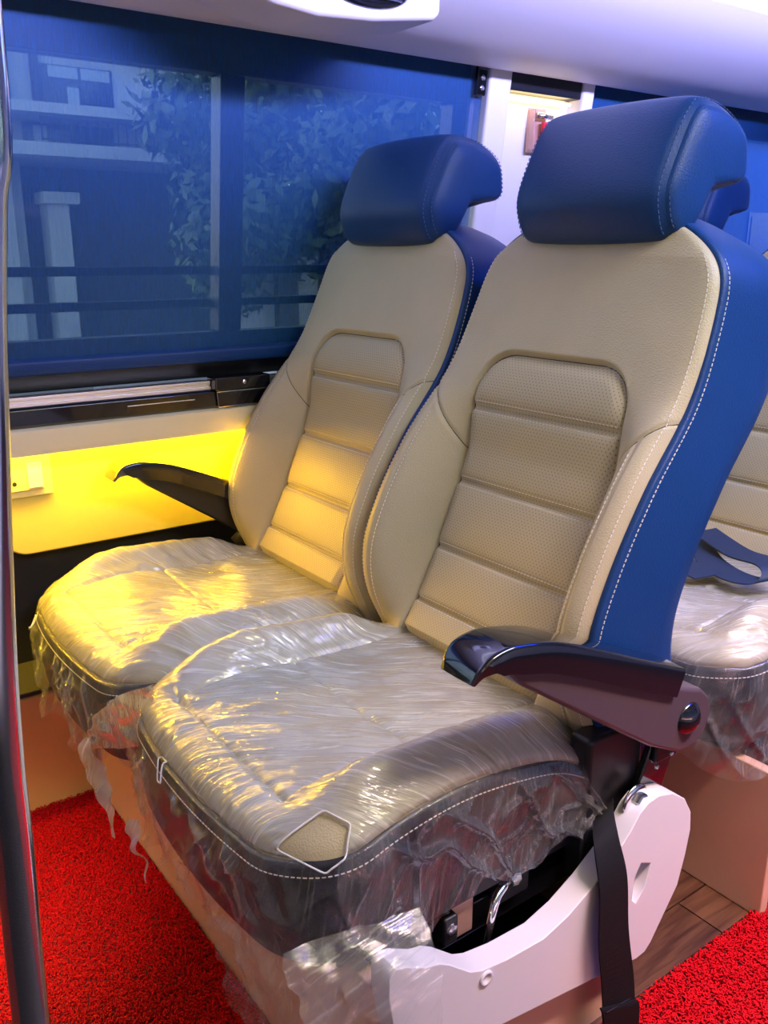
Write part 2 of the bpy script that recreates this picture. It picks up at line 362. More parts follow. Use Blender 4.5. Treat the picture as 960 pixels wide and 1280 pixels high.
# pillar between the windows
pl = struct(thing('trim_4', 'x', 'x')); del pl['label']; del pl['category']
leanbox(MB(), 1.44, 1.82, .742, 1.60, -.10, -.035).build('pillar_back', 'white_panel', pl)
leanbox(MB(), 1.452, 1.520, .742, 1.46, -.04, .010).build('pillar_post', 'white_panel', pl, bevel=.008, seg=3)
leanbox(MB(), 1.755, 1.798, .742, 1.46, -.04, .010).build('pillar_post', 'white_panel', pl, bevel=.008, seg=3)
leanbox(MB(), 1.520, 1.755, 1.405, 1.47, -.035, .004).build('header_bar', 'frame_black', pl, bevel=.003)
# blinds
def blind(y0, y1, label):
    t = thing('window_blind', label, 'blind', (0, y0, 0), 'mesh roller blinds on the windows')
    L = y1 - y0
    ny, nz = 60, 40; ys = np.linspace(0, L, ny); zs = np.linspace(.852, 1.452, nz); Yg, Zg = np.meshgrid(ys, zs, indexing='ij')
    Xg = wx(Zg) - .012 + .0022 * np.sin(Yg * 5) * np.sin((Zg - .85) * 6)
    mesh('blind_fabric', np.stack([Xg, Yg, Zg], -1).reshape(-1, 3), grid_faces(ny, nz), 'blind_mesh', t)
    V = []; q = [(-.020, .834), (-.004, .834), (-.001, .842), (-.004, .858), (-.012, .866), (-.020, .858)]
    hb = MB().prism(q, lambda d, z: (wx(z) + d, 0, z), lambda d, z: (wx(z) + d, L, z)).build('hem_bar', 'navy_leather', t, bevel=.003); smooth_by_angle(hb)
    for yy in (L - .005,):
        e = leanbox(MB(), yy - .028, yy, 1.385, 1.455, -.006, .006).build('end_bracket', 'black_gloss', t, bevel=.003)
        for zz in (1.40, 1.42): MB().lathe([(.006, 0), (.006, .002), (.003, .004)], (wx(zz) + .006, yy - .014, zz), (1, 0, 0), 10).build('screw', 'steel', e)
blind(-1.45, 1.452, 'wide dark blue mesh blind pulled down over the window beside the front pair of seats')
blind(1.80, 4.3, 'dark blue mesh blind on the window behind the lit white pillar')
for a, c in ((Y0 + .06, -.32), (.05, 4.2)): MB().box(1.03, 1.034, a, c, .80, 1.5).build('fill_cut_blind', 'blind_mesh', w3)  # unseen blinds added to cut daylight from the opposite windows
# overhead cove
cp = [(-1.70, 1.503), (-1.60, 1.463), (-1.575, 1.441), (-1.565, 1.436), (-1.548, 1.435), (-1.525, 1.437), (-1.46, 1.451), (-1.38, 1.482), (-1.31, 1.518), (-1.255, 1.555)]
cp2 = [(-1.262, 1.556), (-1.262, 1.600), (-1.258, 1.603), (-1.25, 1.604), (-1.215, 1.610), (-1.15, 1.655), (-1.0, 1.755), (-.80, 1.83), (-.6, 1.862)]
cv = catmull(cp, 5); n1 = len(cv); ys = np.linspace(Y0, Y1, 30)
def sheet(name, prof, mat, par=None):
    V = [(x, y, z) for y in ys for x, z in prof]; return mesh(name, V, grid_faces(len(ys), len(prof)), mat, par)
struct(sheet('trim_5', cv, 'white_panel')); struct(sheet('trim_6', catmull(cp2, 5), 'white_panel'))
ls = tag(MB().box(-.012, .012, -3, 3, -.005, .005, Matrix.Rotation(math.radians(45), 4, 'Y')).build('ceiling_light_strip', 'led_white', bevel=.003),
         'long white glowing light strip running along the upper cove', 'light strip'); ls.location = (-1.252, 1.4, 1.580)
ls = tag(MB().box(-.004, .004, -2.0, 1.9, -.003, .003).build('under_ledge_light', 'led_yellow'), 'yellow glowing light strip hidden under the window ledge', 'light strip')
ls.location = (-1.690, 1.2, .708)
ls = tag(MB().box(-.010, .010, -.10, .10, -.003, .003).build('pillar_light', 'led_warm'), 'short warm light strip at the top of the white pillar recess', 'light strip')
ls.location = (wx(1.39) -.018, 1.637, 1.394)
# air vent console
con = thing('air_vent_console', 'white molded overhead console with a dark oval air vent', 'air vent', (-1.36, .985, 1.475))
q = [(-.46, .03), (-.38, -.012), (-.30, -.040), (-.22, -.056), (-.143, -.063), (-.034, -.056), (.095, -.037), (.109, -.028), (.112, .10), (-.46, .10)]
c = MB().prism(q, lambda y, z: (-.10, y, z), lambda y, z: (.035 - .0, y, z + .0)).build('console_body', 'white_panel', con, bevel=.010, seg=3)
V = MB().lathe([(.001, .006), (.5, .006), (.9, .010), (1., .004), (1.02, -.004)], (0, 0, 0), (1, 0, 0), 40)
vv = [(x + .033, y * .088 - .050, z * .034 - .005) for x, y, z in V.V]; ob = mesh('vent_face', vv, V.F, 'black_gloss', con)
for kz in range(4):
    MB().box(.040, .046, -.115, .015, -.024 + kz * .012, -.021 + kz * .012).build('vent_louver', 'frame_black', con)
# emergency hammer in the pillar recess
hm = thing('emergency_hammer', 'small red window hammer in a bracket on the lit pillar', 'hammer', (wx(1.34) - .03, 1.650, 1.338))
MB().box(-.004, .004, -.028, .030, -.055, .045).build('bracket_plate', 'bracket_tin', hm, bevel=.002)
MB().box(.004, .022, -.028, -.024, -.050, .040).build('bracket_clip', 'bracket_tin', hm, bevel=.001)
MB().tube([(.016, .012, -.052), (.018, .012, -.01), (.018, .012, .012)], [.007, .009, .008]).build('handle', 'red_handle', hm, True)
MB().tube([(.018, -.014, .026), (.018, .034, .026)], [.007, .007]).build('hammer_head', 'steel', hm, True)
MB().lathe([(.006, 0), (.004, .004)], (.004, -.012, .036), (1, 0, 0), 10).build('screw', 'steel', hm)
# power socket
so = thing('wall_socket', 'ivory three pin power socket with rocker switch on the yellow lit panel', 'socket', (-1.712, .395, .645))
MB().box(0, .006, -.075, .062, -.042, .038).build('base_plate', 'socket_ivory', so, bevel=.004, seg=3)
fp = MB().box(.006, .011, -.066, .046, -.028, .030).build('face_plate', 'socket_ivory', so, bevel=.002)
MB().box(.011, .015, .014, .042, -.024, .026).build('rocker_switch', 'white_plastic', so, bevel=.002)
for py, pz, r in ((-.024, .018, .0052), (-.038, -.012, .0042), (-.010, -.012, .0042)):
    MB().lathe([(r, 0), (r, .0006)], (.011, py, pz), (1, 0, 0), 14).build('pin_hole', 'dark_void', so)
# window latch
la = thing('window_latch', 'black window latch with small screw set into the silver rail', 'latch', (-1.664, .847, .775))
MB().box(-.03, .012, -.064, .064, .003, .030).build('latch_body', 'black_gloss', la, bevel=.003)
q = [(-.060, .000), (.056, .000), (.052, -.024), (.044, -.030), (-.058, -.030)]
MB().prism(q, lambda y, z: (-.02, y, z), lambda y, z: (.008, y, z)).build('latch_flap', 'black_gloss', la, bevel=.002)
MB().tube([(.0085, -.060, .001), (.0085, .056, .001), (.0085, .052, -.023), (.0085, .044, -.030), (.0085, -.058, -.030), (.0085, -.060, .001)], .0009, 6).build('flap_edge', 'steel', la)
MB().lathe([(.0045, 0), (.0045, .001), (.002, .002)], (.012, .002, .018), (1, 0, 0), 12).build('screw', 'steel', la)
# ------------------------------------------------------------------ seat
ZS = [.37, .42, .46, .50, .58, .66, .76, .865, .95, 1.02, 1.06, 1.10]
YB = [.880, .845, .825, .808, .800, .828, .888, .972, 1.012, 1.037, 1.047, 1.056]
def hb(z):
    base = sinterp(z, [.37, .46, .58, .66, .76, .865, .96, 1.02, 1.10], [.233, .239, .2425, .2425, .240, .234, .226, .219, .212])
    t = np.clip((z - .985) / .115, 0, 1); return base * (1 - .52 * t ** 3.0)
yb = lambda z: sinterp(z, ZS, YB)
ROWS = [.820, .722, .622, .526]
def back_surface(u, z):
    h = hb(z); s = np.clip(np.abs(u) / h, 0, 1); e = (1 - s) * h; a = np.abs(u)
    d = .014 * (1 - np.exp(-e / .006)) - .002
    low = 1 - sstep(.80, .93, z)
    ui = .150
    q = np.clip((a - ui) / np.maximum(h - ui, .01), 0, 1)
    di = -(.830 + .435 * (z - .515) - yb(z)) / .95           # depth of the flat centre below the edge bead
    lo2 = 1 - sstep(.76, .885, z); di = di * lo2 + .009 * (1 - lo2)
    cr = np.where(q < .70, sstep(-.45, .70, q), np.sqrt(np.clip(1 - ((q - .70) / .30) ** 2, 0, 1)))
    q0 = sstep(-.45, .70, 0 * q); bol = di + (.018 - di) * (cr - q0) / (1 - q0)
    bol = np.where(q < .70, bol, -.012 + (.018 + .012) * cr) + 0 * d
    d = d * (1 - low * (a > ui - .008)) + low * np.where(a > ui - .008, bol + (d - .012) * (q > .9), 0)
    sd_x = a - ui; zc, hh, r = .45, .445, .065
    qx = np.maximum(a - (ui - r), 0); qz = np.maximum(np.abs(z - zc) - (hh - r), 0)
    sdf = np.hypot(qx, qz) + np.minimum(np.maximum(a - (ui - r), np.abs(z - zc) - (hh - r)), 0) - r
    inn = sstep(.006, -.004, sdf); d = d * (1 - inn) + inn * np.minimum(di, .012) + .006 * (1 - s ** 2) * (1 - low) * (1 - inn)
    for i, zr in enumerate(ROWS): d = d - .006 * np.exp(-((z - zr) / .0055) ** 2) * sstep(.004, -.004, sdf)
    edges = [.895] + ROWS + [.434]
    for z1, z0 in zip(edges, edges[1:]):
        t = (z - (z0 + z1) / 2) / ((z1 - z0) / 2); d = d + .006 * np.clip(1 - t * t, 0, 1) ** .7 * sstep(.0, -.02, sdf)
    d = d - .0060 * np.exp(-(sdf / .0024) ** 2)
    dl = (z - .765 - (a - ui) * .94) / 1.37
    d = d - .004 * np.exp(-(dl / .0023) ** 2) * (sdf > 0) * sstep(.0, .006, e)
    bl = (h - a) - .034
    d = d - .0022 * np.exp(-(bl / .003) ** 2) * (dl < 0) * (sdf > 0)
    Pz = z + d * .42
    y = yb(z) - d * .95 + .012 * np.maximum(z - 1.04, 0) / .06
    return np.stack([u, y, Pz], -1), sdf, dl
def stitches(P, Nn, name, parent, pitch=.0068, ln=.0043, r=.00052, mat='thread'):
    mb = MB()
    for path, nr in zip(P, Nn):
        path = np.asarray(path); d = np.r_[0, np.cumsum(np.linalg.norm(np.diff(path, axis=0), axis=1))]
        s = np.arange(pitch / 2, d[-1] - ln, pitch)
        a = np.stack([np.interp(s, d, path[:, k]) for k in range(3)], 1); c = np.stack([np.interp(s + ln, d, path[:, k]) for k in range(3)], 1)
        n = np.asarray(nr, float); n = np.broadcast_to(n, path.shape); n = np.stack([np.interp(s, d, n[:, k]) for k in range(3)], 1)
        for p, q, m in zip(a, c, n):
            p, q, m = Vector(p), Vector(q), Vector(m).normalized(); t = (q - p).normalized(); w = t.cross(m) * r; m = m * r
            V = [p - w - m, p + w - m, p + w + m, p - w + m, q - w - m, q + w - m, q + w + m, q - w + m]
            mb.add(V, [(0, 1, 2, 3), (7, 6, 5, 4), (0, 4, 5, 1), (1, 5, 6, 2), (2, 6, 7, 3), (3, 7, 4, 0)])
    o = mb.build(name, mat, parent); o['kind'] = 'stuff'; return o
# cushion shape
YF, YR = .360, .85
def c_half(y): 
    r = .085; t = np.clip(y - YF, 0, r); return .245 - r + np.sqrt(np.maximum(r * r - (r - t) ** 2, 0))
def c_bead(y): return sinterp(y, [.34, .38, .43, .50, .58, .68, .76, .82, .86], [.434, .440, .450, .468, .477, .468, .448, .415, .395])
def c_top(u, y, s, ed):
    a = np.abs(u); e = np.minimum((1 - s) * .245, ed)
    bd = c_bead(y)
    rd = .016 * (1 - np.exp(-np.maximum(e, 0) / .010))
    mid = .448 + .014 * np.exp(-((y - .50) / .11) ** 2)
    w = sstep(.17, .235, a); z = mid * (1 - w) + bd * w
    z = z + .036 * np.exp(-((a - .192) / .030) ** 2) * sstep(.38, .50, y) * (1 - sstep(.70, .84, y))
    z = np.where(ed < .04, z - .012 * (1 - ed / .04) ** 2 * (1 - w), z)
    # seams: bolster line and cross seam
    sd = a - .145
    z = z - .005 * np.exp(-(sd / .004) ** 2) * (y > .41) - .004 * np.exp(-((y - .415) / .004) ** 2) * (a < .145) - .005 * np.exp(-((y - .60) / .005) ** 2) * (a < .145)
    return z - .016 + rd, sd
def make_seat(label):
    root = thing('bus_seat', label, 'seat', (0, 0, 0), 'reclining beige bus seats')
    # ---- backrest face
    NU, NZ = 230, 320
    s = np.linspace(-1, 1, NU); s = np.sign(s) * np.abs(s) ** .9; z = np.linspace(.375, 1.10, NZ)
    S, Z = np.meshgrid(s, z, indexing='ij'); U = S * hb(Z)
    P, sdf, dl = back_surface(U, Z); F = grid_faces(NU, NZ)[:, ::-1]
    V = P.reshape(-1, 3); Nn = vert_normals(V, F)
    if Nn[NU // 2 * NZ + NZ // 2][1] > 0: Nn = -Nn; F = F[:, ::-1]
    UV = np.stack([U.ravel(), Z.ravel() * 1.12], 1)
    fs = sdf.ravel()[F].mean(1); fd = dl.ravel()[F].mean(1); fz = Z.ravel()[F].mean(1); fu = U.ravel()[F].mean(1)
    reg = np.zeros(len(F), int); reg[(fs > 0) & (fd < 0) & (fu < 0)] = 1; reg[(fs > 0) & (fd < 0) & (fu > 0)] = 2
    ins = fs <= 0; bands = [9] + ROWS + [-9]
    for i in range(5): reg[ins & (fz < bands[i]) & (fz >= bands[i + 1])] = 3 + i
    for r_, nm in enumerate(['backrest_cover', 'side_bolster', 'side_bolster'] + ['backrest_panel'] * 5):
        f = F[reg == r_]; ids, inv = np.unique(f, return_inverse=True)
        mesh(nm, V[ids], inv.reshape(-1, 4), 'perforated_leather' if r_ > 2 else 'beige_leather', root, uv=UV[ids], normals=Nn[ids])
    # ---- shell: sides, top, back
    zz = np.linspace(.375, 1.10, 90); L = np.stack([-hb(zz), yb(zz), zz], 1); hw = hb(np.array([1.10]))[0]
    top = np.stack([np.linspace(-hw, hw, 16)[1:-1], np.full(14, yb(np.array([1.10]))[0]), np.full(14, 1.102)], 1)
    Rr = L[::-1] * [-1, 1, 1]; O = np.vstack([L, top, Rr]); T = np.gradient(O, axis=0); out = np.stack([-T[:, 2], 0 * T[:, 0], T[:, 0]], 1)
    out /= np.linalg.norm(out, axis=1, keepdims=True)
    rings = [(-.006, .004), (-.001, .0015), (.003, .002), (.0055, .005), (.006, .012), (.006, .04), (.006, .09), (.006, .14), (.002, .17), (-.008, .187), (-.04, .197), (-.10, .20)]
    M = len(O); V = []
    tp = sstep(.95, 1.10, O[:, 2])
    for o_, d_ in rings:
        q = O + out * o_ + np.array([0, 1., 0]) * d_; q[:, 2] -= tp * .05 * (d_ / .2) ** 2 + .0 ; q[:, 2] -= (1 - tp) * d_ * .08; V.append(q)
    V = np.vstack(V); Fs = [(i * M + k, i * M + k + 1, (i + 1) * M + k + 1, (i + 1) * M + k) for i in range(len(rings) - 1) for k in range(M - 1)]
    lr = (len(rings) - 1) * M; Fs += [(lr + k, lr + k + 1, lr + M - 2 - k, lr + M - 1 - k) for k in range(M // 2 - 1)]
    for i in range(len(rings) - 1): Fs.append((i * M + M - 1, i * M, (i + 1) * M, (i + 1) * M + M - 1))
    mesh('backrest_shell', V, Fs, 'navy_leather', root)
    # ---- stitching on the backrest
    lines, nrm = [], []
    zl = np.linspace(.40, 1.05, 200)
    for sg in (-1, 1):
        u = sg * (hb(zl) - .0105); p, _, _ = back_surface(u, zl); lines.append(p + [0, -.0006, .0003]); nrm.append((sg * .3, -.9, .4))
        o = np.stack([sg * (hb(zl) + .0066), yb(zl) + .012, zl], 1); lines.append(o); nrm.append((sg, -.1, 0))
        zb_ = np.linspace(.40, .80, 120); u = sg * (hb(zb_) - .038); p, _, d2 = back_surface(u, zb_); k = d2 < -.004; lines.append(p[k] + [0, -.0006, .0003]); nrm.append((0, -.9, .4))
    for zr in ROWS:
        for dz in (-.0062, .0062):
            u = np.linspace(-.144, .144, 60); p, _, _ = back_surface(u, np.full(60, zr + dz)); lines.append(p + [0, -.0005, .0002]); nrm.append((0, -.9, .4))
    stitches(lines, nrm, 'backrest_stitching', root)
    ar = np.linspace(0, math.pi / 2, 14); zl2 = np.linspace(.40, .830, 120)
    up = np.r_[np.full(120, -.150), -.085 - .065 * np.cos(ar), np.linspace(-.08, .08, 40), .085 + .065 * np.sin(ar), np.full(120, .150)]
    zp = np.r_[zl2, .830 + .065 * np.sin(ar), np.full(40, .895), .830 + .065 * np.cos(ar), zl2[::-1]]
    p, _, _ = back_surface(up, zp); sm = MB().tube(p + [0, -.0002, 0], .0011, 6, False)
    for sg in (-1, 1):
        ud = np.linspace(.151, .232, 40); zd = .765 + (ud - .150) * .94; p, _, _ = back_surface(sg * ud, zd); sm.tube(p + [0, -.0002, 0], .0008, 6, False)
    sm.build('seam_line', 'seam_dark', root, True)  # thin dark line along the insert and bolster seams
    # ---- headrest
    hp = [(1.030, 1.070), (1.013, 1.098), (1.010, 1.135), (1.034, 1.195), (1.060, 1.236), (1.085, 1.249), (1.140, 1.240), (1.186, 1.214), (1.198, 1.180), (1.194, 1.148), (1.150, 1.136), (1.112, 1.124), (1.090, 1.098), (1.064, 1.067)]
    pr = catmull(hp, 7, True); cen = pr.mean(0); K = len(pr); hw = .136
    dirs = pr - cen; rr = np.linalg.norm(dirs, axis=1, keepdims=True); un = dirs / rr
    front = np.clip(-un[:, :1] * 1.0, 0, 1)
    V = []; xs = []
    for k in np.linspace(-1, 1, 41): xs.append(np.sign(k) * abs(k) ** .7 * hw)
    for x in xs:
        tt = abs(x) / hw; e = hw - abs(x); ins = .010 * math.exp(-e / .006) + .0025 * math.exp(-(e - .004) ** 2 / 1e-5)
        p = pr + un * (.005 * (1 - tt ** 2.5) - ins) + np.array([[-1, 0]]) * front * .012 * (1 - tt ** 2)
        V.append(np.column_stack([np.full(K, x), p]))
    V = np.vstack(V); n = len(xs)
    Fh = [(i * K + k, i * K + (k + 1) % K, (i + 1) * K + (k + 1) % K, (i + 1) * K + k) for i in range(n - 1) for k in range(K)]
    hr = mesh('headrest', V, Fh, 'navy_leather', root)
    hl, hn = [], []
    for sg in (-1, 1):
        V = []; base = pr - un * .010
        for sc, dx in ((1.0, -.001), (.985, .002), (.95, .006), (.85, .010), (.6, .013), (.3, .014)):
            V.append(np.column_stack([np.full(K, sg * (hw + dx)), cen + (base - cen) * sc]))
        V = np.vstack(V); Fc = [(i * K + k, i * K + (k + 1) % K, (i + 1) * K + (k + 1) % K, (i + 1) * K + k) for i in range(5) for k in range(K)] + [tuple(5 * K + k for k in range(K))]
        if sg < 0: Fc = [f[::-1] for f in Fc]
        mesh('headrest_side', V, Fc, 'navy_leather', hr)
        rng = np.r_[np.arange(8, K), np.arange(0, 8)]
        loop = np.vstack([pr, pr[:1]]); lu = np.vstack([un, un[:1]]); x = sg * (hw - .0055)
        hl.append(np.column_stack([np.full(K + 1, x), loop - lu * .0021])); hn.append(np.column_stack([np.zeros(K + 1), lu]))
        hl.append(np.column_stack([np.full(K + 1, sg * (hw + .0046)), loop - lu * .0135])); hn.append((sg, 0, 0))
    stitches(hl, hn, 'headrest_stitching', hr, pitch=.0075, mat='navy_thread')
    for sg in (-1, 1):
        MB().tube([(sg * .07, 1.085, 1.03), (sg * .07, 1.095, 1.11)], .007).build('headrest_post', 'steel', root, True)
        MB().box(sg * .098 - .016, sg * .098 + .016, 1.075, 1.112, 1.078, 1.092).build('headrest_clip', 'black_gloss', root, bevel=.003)
    # ---- cushion
    NU, NY = 130, 130
    s = np.linspace(-1, 1, NU); t = np.linspace(0, 1, NY) ** 1.25
    S, Tt = np.meshgrid(s, t, indexing='ij'); Yy = YF + Tt * (YR - YF); U = S * c_half(Yy); Yy = Yy + .010 * (1 - Tt) * (U / .15) ** 2 * (1 - Tt)
    Zt, sd = c_top(U, Yy, np.abs(S), Tt * (YR - YF)); V = np.stack([U, Yy, Zt], -1).reshape(-1, 3); F = grid_faces(NU, NY); Nn = vert_normals(V, F)
    if Nn[NU // 2 * NY + NY // 2][2] < 0: Nn = -Nn; F = F[:, ::-1]
    fu = np.abs(U).ravel()[F].mean(1); fy = Yy.ravel()[F].mean(1)
    ins = (fu < .145) & (fy > .415); UV = np.stack([U.ravel(), Yy.ravel()], 1)
    for nm, m_, mt in (('cushion_cover', ~ins, 'beige_leather'), ('cushion_panel', ins & (fy < .60), 'perforated_leather'), ('cushion_panel', ins & (fy >= .60), 'perforated_leather')):
        f = F[m_]; ids, inv = np.unique(f, return_inverse=True); mesh(nm, V[ids], inv.reshape(-1, 4), mt, root, uv=UV[ids], normals=Nn[ids])
    G = V.reshape(NU, NY, 3); edge = np.vstack([G[0, ::-1], G[1:-1, 0], G[-1]])
    T = np.gradient(edge, axis=0); out = np.stack([T[:, 1], -T[:, 0]], 1); 
    for _ in range(6): out[1:-1] = (out[:-2] + out[1:-1] * 2 + out[2:]) / 4
    out /= np.linalg.norm(out, axis=1, keepdims=True)
    rows = [(-.003, .0), (.003, -.001), (.006, -.006), (.008, -.02), (.010, -.05), (.009, -.08), (.004, None), (-.02, None)]
    V2 = []
    for i, (o_, dz) in enumerate(rows):
        zz = edge[:, 2] + dz if dz is not None else np.full(len(edge), .302 if i == 6 else .298)
        zz = np.maximum(zz, .31) if dz is not None else zz
        V2.append(np.column_stack([edge[:, :2] + out * o_, zz]))
    M = len(edge); Fk = [(i * M + k, (i + 1) * M + k, (i + 1) * M + k + 1, i * M + k + 1) for i in range(len(rows) - 1) for k in range(M - 1)]
    lr = (len(rows) - 1) * M; Fk += [(lr + k, lr + M - 1 - k, lr + M - 2 - k, lr + k + 1) for k in range(M // 2 - 1)]
    mesh('cushion_side', np.vstack(V2), Fk, 'black_leather', root)
    sl = [np.column_stack([edge[:, :2] - out * .010, edge[:, 2] + .0125]), np.column_stack([edge[:, :2] + out * .0095, edge[:, 2] - .014])]
    stitches([sl[1]], [np.column_stack([out, np.zeros(M)])], 'cushion_stitching', root)
    # underframe pan
    MB().box(-.215, .215, .44, .84, .262, .300).build('cushion_pan', 'black_plastic', root, bevel=.006)
    return root, G, edge, out
seat0, CG, CE, CO = make_seat('beige leather reclining seat on the aisle side of the front pair, with glossy black armrest')
# armrest on one side of a seat (x along the outside)
def armrest(root, sx, outer, with_pivot):
    o = outer
    path = np.array([(.546, .630), (.553, .644), (.566, .6555), (.585, .6605), (.610, .660), (.667, .647), (.740, .6175), (.809, .587), (.870, .5605), (.905, .546)])
    P = catmull(path, 5); n = len(P); d = np.gradient(P, axis=0); d /= np.linalg.norm(d, axis=1, keepdims=True); nn = np.stack([d[:, 1], -d[:, 0]], 1)
    th = np.interp(P[:, 0], [.546, .556, .58, .62, .75, .905], [.004, .014, .028, .034, .036, .038])
    w = .031; sec = [(-1, -1), (-1.0, -.5), (-1, -.12), (-.93, -.02), (-.8, .0), (0, .02), (.8, 0), (.93, -.02), (1, -.12), (1, -.5), (1, -1)]
    V = []
    for i in range(n):
        for a, c in sec:
            q = P[i] + nn[i] * (-c) * th[i] if c < 0 else P[i] - nn[i] * c * .06
            wf = w * (.80 + .20 * min(1, i / 8)); V.append((o - sx * w + a * wf * sx, q[0], q[1]))
    m = len(sec); F = [(i * m + k, i * m + (k + 1) % m, (i + 1) * m + (k + 1) % m, (i + 1) * m + k) for i in range(n - 1) for k in range(m)] + [tuple(range(m)), tuple((n - 1) * m + k for k in range(m))]
    ar = smooth_by_angle(mesh('armrest_pad', V, F, 'black_gloss', root), 50)
    bm = bmesh.new(); bm.from_mesh(ar.data); bmesh.ops.recalc_face_normals(bm, faces=bm.faces); bm.to_mesh(ar.data); bm.free()
    q = [(.595, .630), (.62, .634), (.75, .585), (.90, .520), (.930, .509), (.955, .500), (.975, .482), (.982, .458), (.972, .432), (.950, .418), (.917, .418), (.855, .449), (.787, .494), (.684, .563), (.62, .606)]
    x0, x1 = o - sx * .046, o - sx * .006
    br = MB().prism(q, lambda y, z: (x0, y, z), lambda y, z: (x1, y, z)).build('armrest_bracket', 'mauve_plastic' if with_pivot else 'black_plastic', root, bevel=.006, seg=3); smooth_by_angle(br)
    bm = bmesh.new(); bm.from_mesh(br.data); bmesh.ops.recalc_face_normals(bm, faces=bm.faces); bm.to_mesh(br.data); bm.free()
    if with_pivot:
        MB().lathe([(.023, -.004), (.023, .001), (.021, .003), (.019, .005), (.013, .010), (.006, .0125), (.001, .013)], (x1, .930, .465), (sx, 0, 0), 28).build('pivot_cap', 'black_gloss', root, True)
armrest(seat0, 1, .315, True)
def recliner(root, sx):
    x = .262 * sx
    q = [(.845, .29), (.872, .33), (.905, .41), (.915, .452), (.955, .452), (.962, .40), (.935, .33), (.91, .27)]
    MB().prism(q, lambda y, z: (x, y, z), lambda y, z: (x + .012 * sx, y, z)).build('recliner_bracket', 'black_gloss', root, bevel=.003)
    MB().box(min(x + .012 * sx, x + .022 * sx), max(x + .012 * sx, x + .022 * sx), .905, .952, .392, .44).build('bracket_cover', 'black_plastic', root, bevel=.004)
    for y, z in ((.938, .425), (.938, .398), (.912, .392), (.922, .378)):
        MB().lathe([(.0035, 0), (.003, .002), (.001, .003)], (x + .022 * sx if z > .395 else x + .012 * sx, y, z), (sx, 0, 0), 8).build('rivet', 'steel', root)
    dk = MB().lathe([(.024, 0), (.024, .002), (.021, .004), (.011, .005)], (x + .020 * sx, .868, .352), (sx, 0, 0), 32).build('hinge_disc', 'chrome', root, True)
    MB().lathe([(.012, 0), (.012, .008), (.010, .010)], (x + .024 * sx, .870, .354), (sx, 0, 0), 6).build('bolt', 'steel', dk)
    MB().tube([(x + .01 * sx, .80, .225), (x + .01 * sx, .87, .275)], .006).build('recliner_rod', 'black_gloss', root, True)
    MB().box(.225, .262, .795, .905, .235, .455).build('recliner_cover', 'black_plastic', root, bevel=.008)
    # hem tab at the lower corner of the backrest
    MB().box(.228, .252, .835, .875, .372, .398).build('cover_tab', 'beige_leather', root, bevel=.004)
recliner(seat0, 1)
def underparts(root):
    r = MB()
    MB().box(.20, .222, .47, .84, .215, .262).build('slide_rail', 'black_gloss', root, bevel=.003)
    lv = MB().tube([(.232, .690, .283), (.240, .672, .281), (.245, .658, .279), (.248, .650, .272), (.250, .644, .255), (.251, .636, .226)], [.007, .0065, .006, .006, .0058, .005], 12).build('release_lever', 'chrome', root, True)
    MB().lathe([(.010, 0), (.010, .010), (.008, .012)], (.232, .694, .284), (1, 0, 0), 6).build('lever_nut', 'steel', lv)
    MB().box(.222, .240, .665, .72, .255, .290).build('lever_block', 'black_plastic', root, bevel=.004)
    pb = MB().box(.224, .234, .592, .628, .236, .290).build('tin_bracket', 'bracket_tin', root, bevel=.002)
    pb = MB().box(.222, .246, .572, .594, .245, .285).build('black_lug', 'black_plastic', root, bevel=.004)
    MB().lathe([(.008, 0), (.007, .003), (.003, .004)], (.246, .583, .268), (1, 0, 0), 12).build('screw', 'steel', pb)
underparts(seat0)
seat0.location = (-.904, 0, 0)
far = copy_tree(seat0); far.location = (-1.396, 0, 0)
far['label'] = 'yellow lit beige reclining seat beside the window in the front pair'
drop = ('armrest', 'recliner', 'pivot', 'bracket_cover', 'rivet', 'hinge_disc', 'bolt', 'release', 'lever', 'tin_br', 'black_lug', 'slide', 'cover_tab')
def rm(o):
    for c in list(o.children): rm(c)
    bpy.data.objects.remove(o)
for c in list(far.children):
    if c.name.startswith(drop): rm(c)
armrest(far, -1, -.285, False)
MB().tube([(-.240, .80, .455), (-.235, .82, .47), (-.225, .85, .455), (-.215, .86, .42)], [.012, .02, .02, .012]).build('hinge_cover', 'black_leather', far, True)
PITCH = .77
rear = copy_tree(seat0); rear.location = (-.904, PITCH, 0); rear['label'] = 'aisle side seat of the second row, its backrest cut off by the frame'
rear2 = copy_tree(far); rear2.location = (-1.40, PITCH + .03, 0); rear2['label'] = 'window side seat of the second row, only its headrest showing behind the nearest headrest'
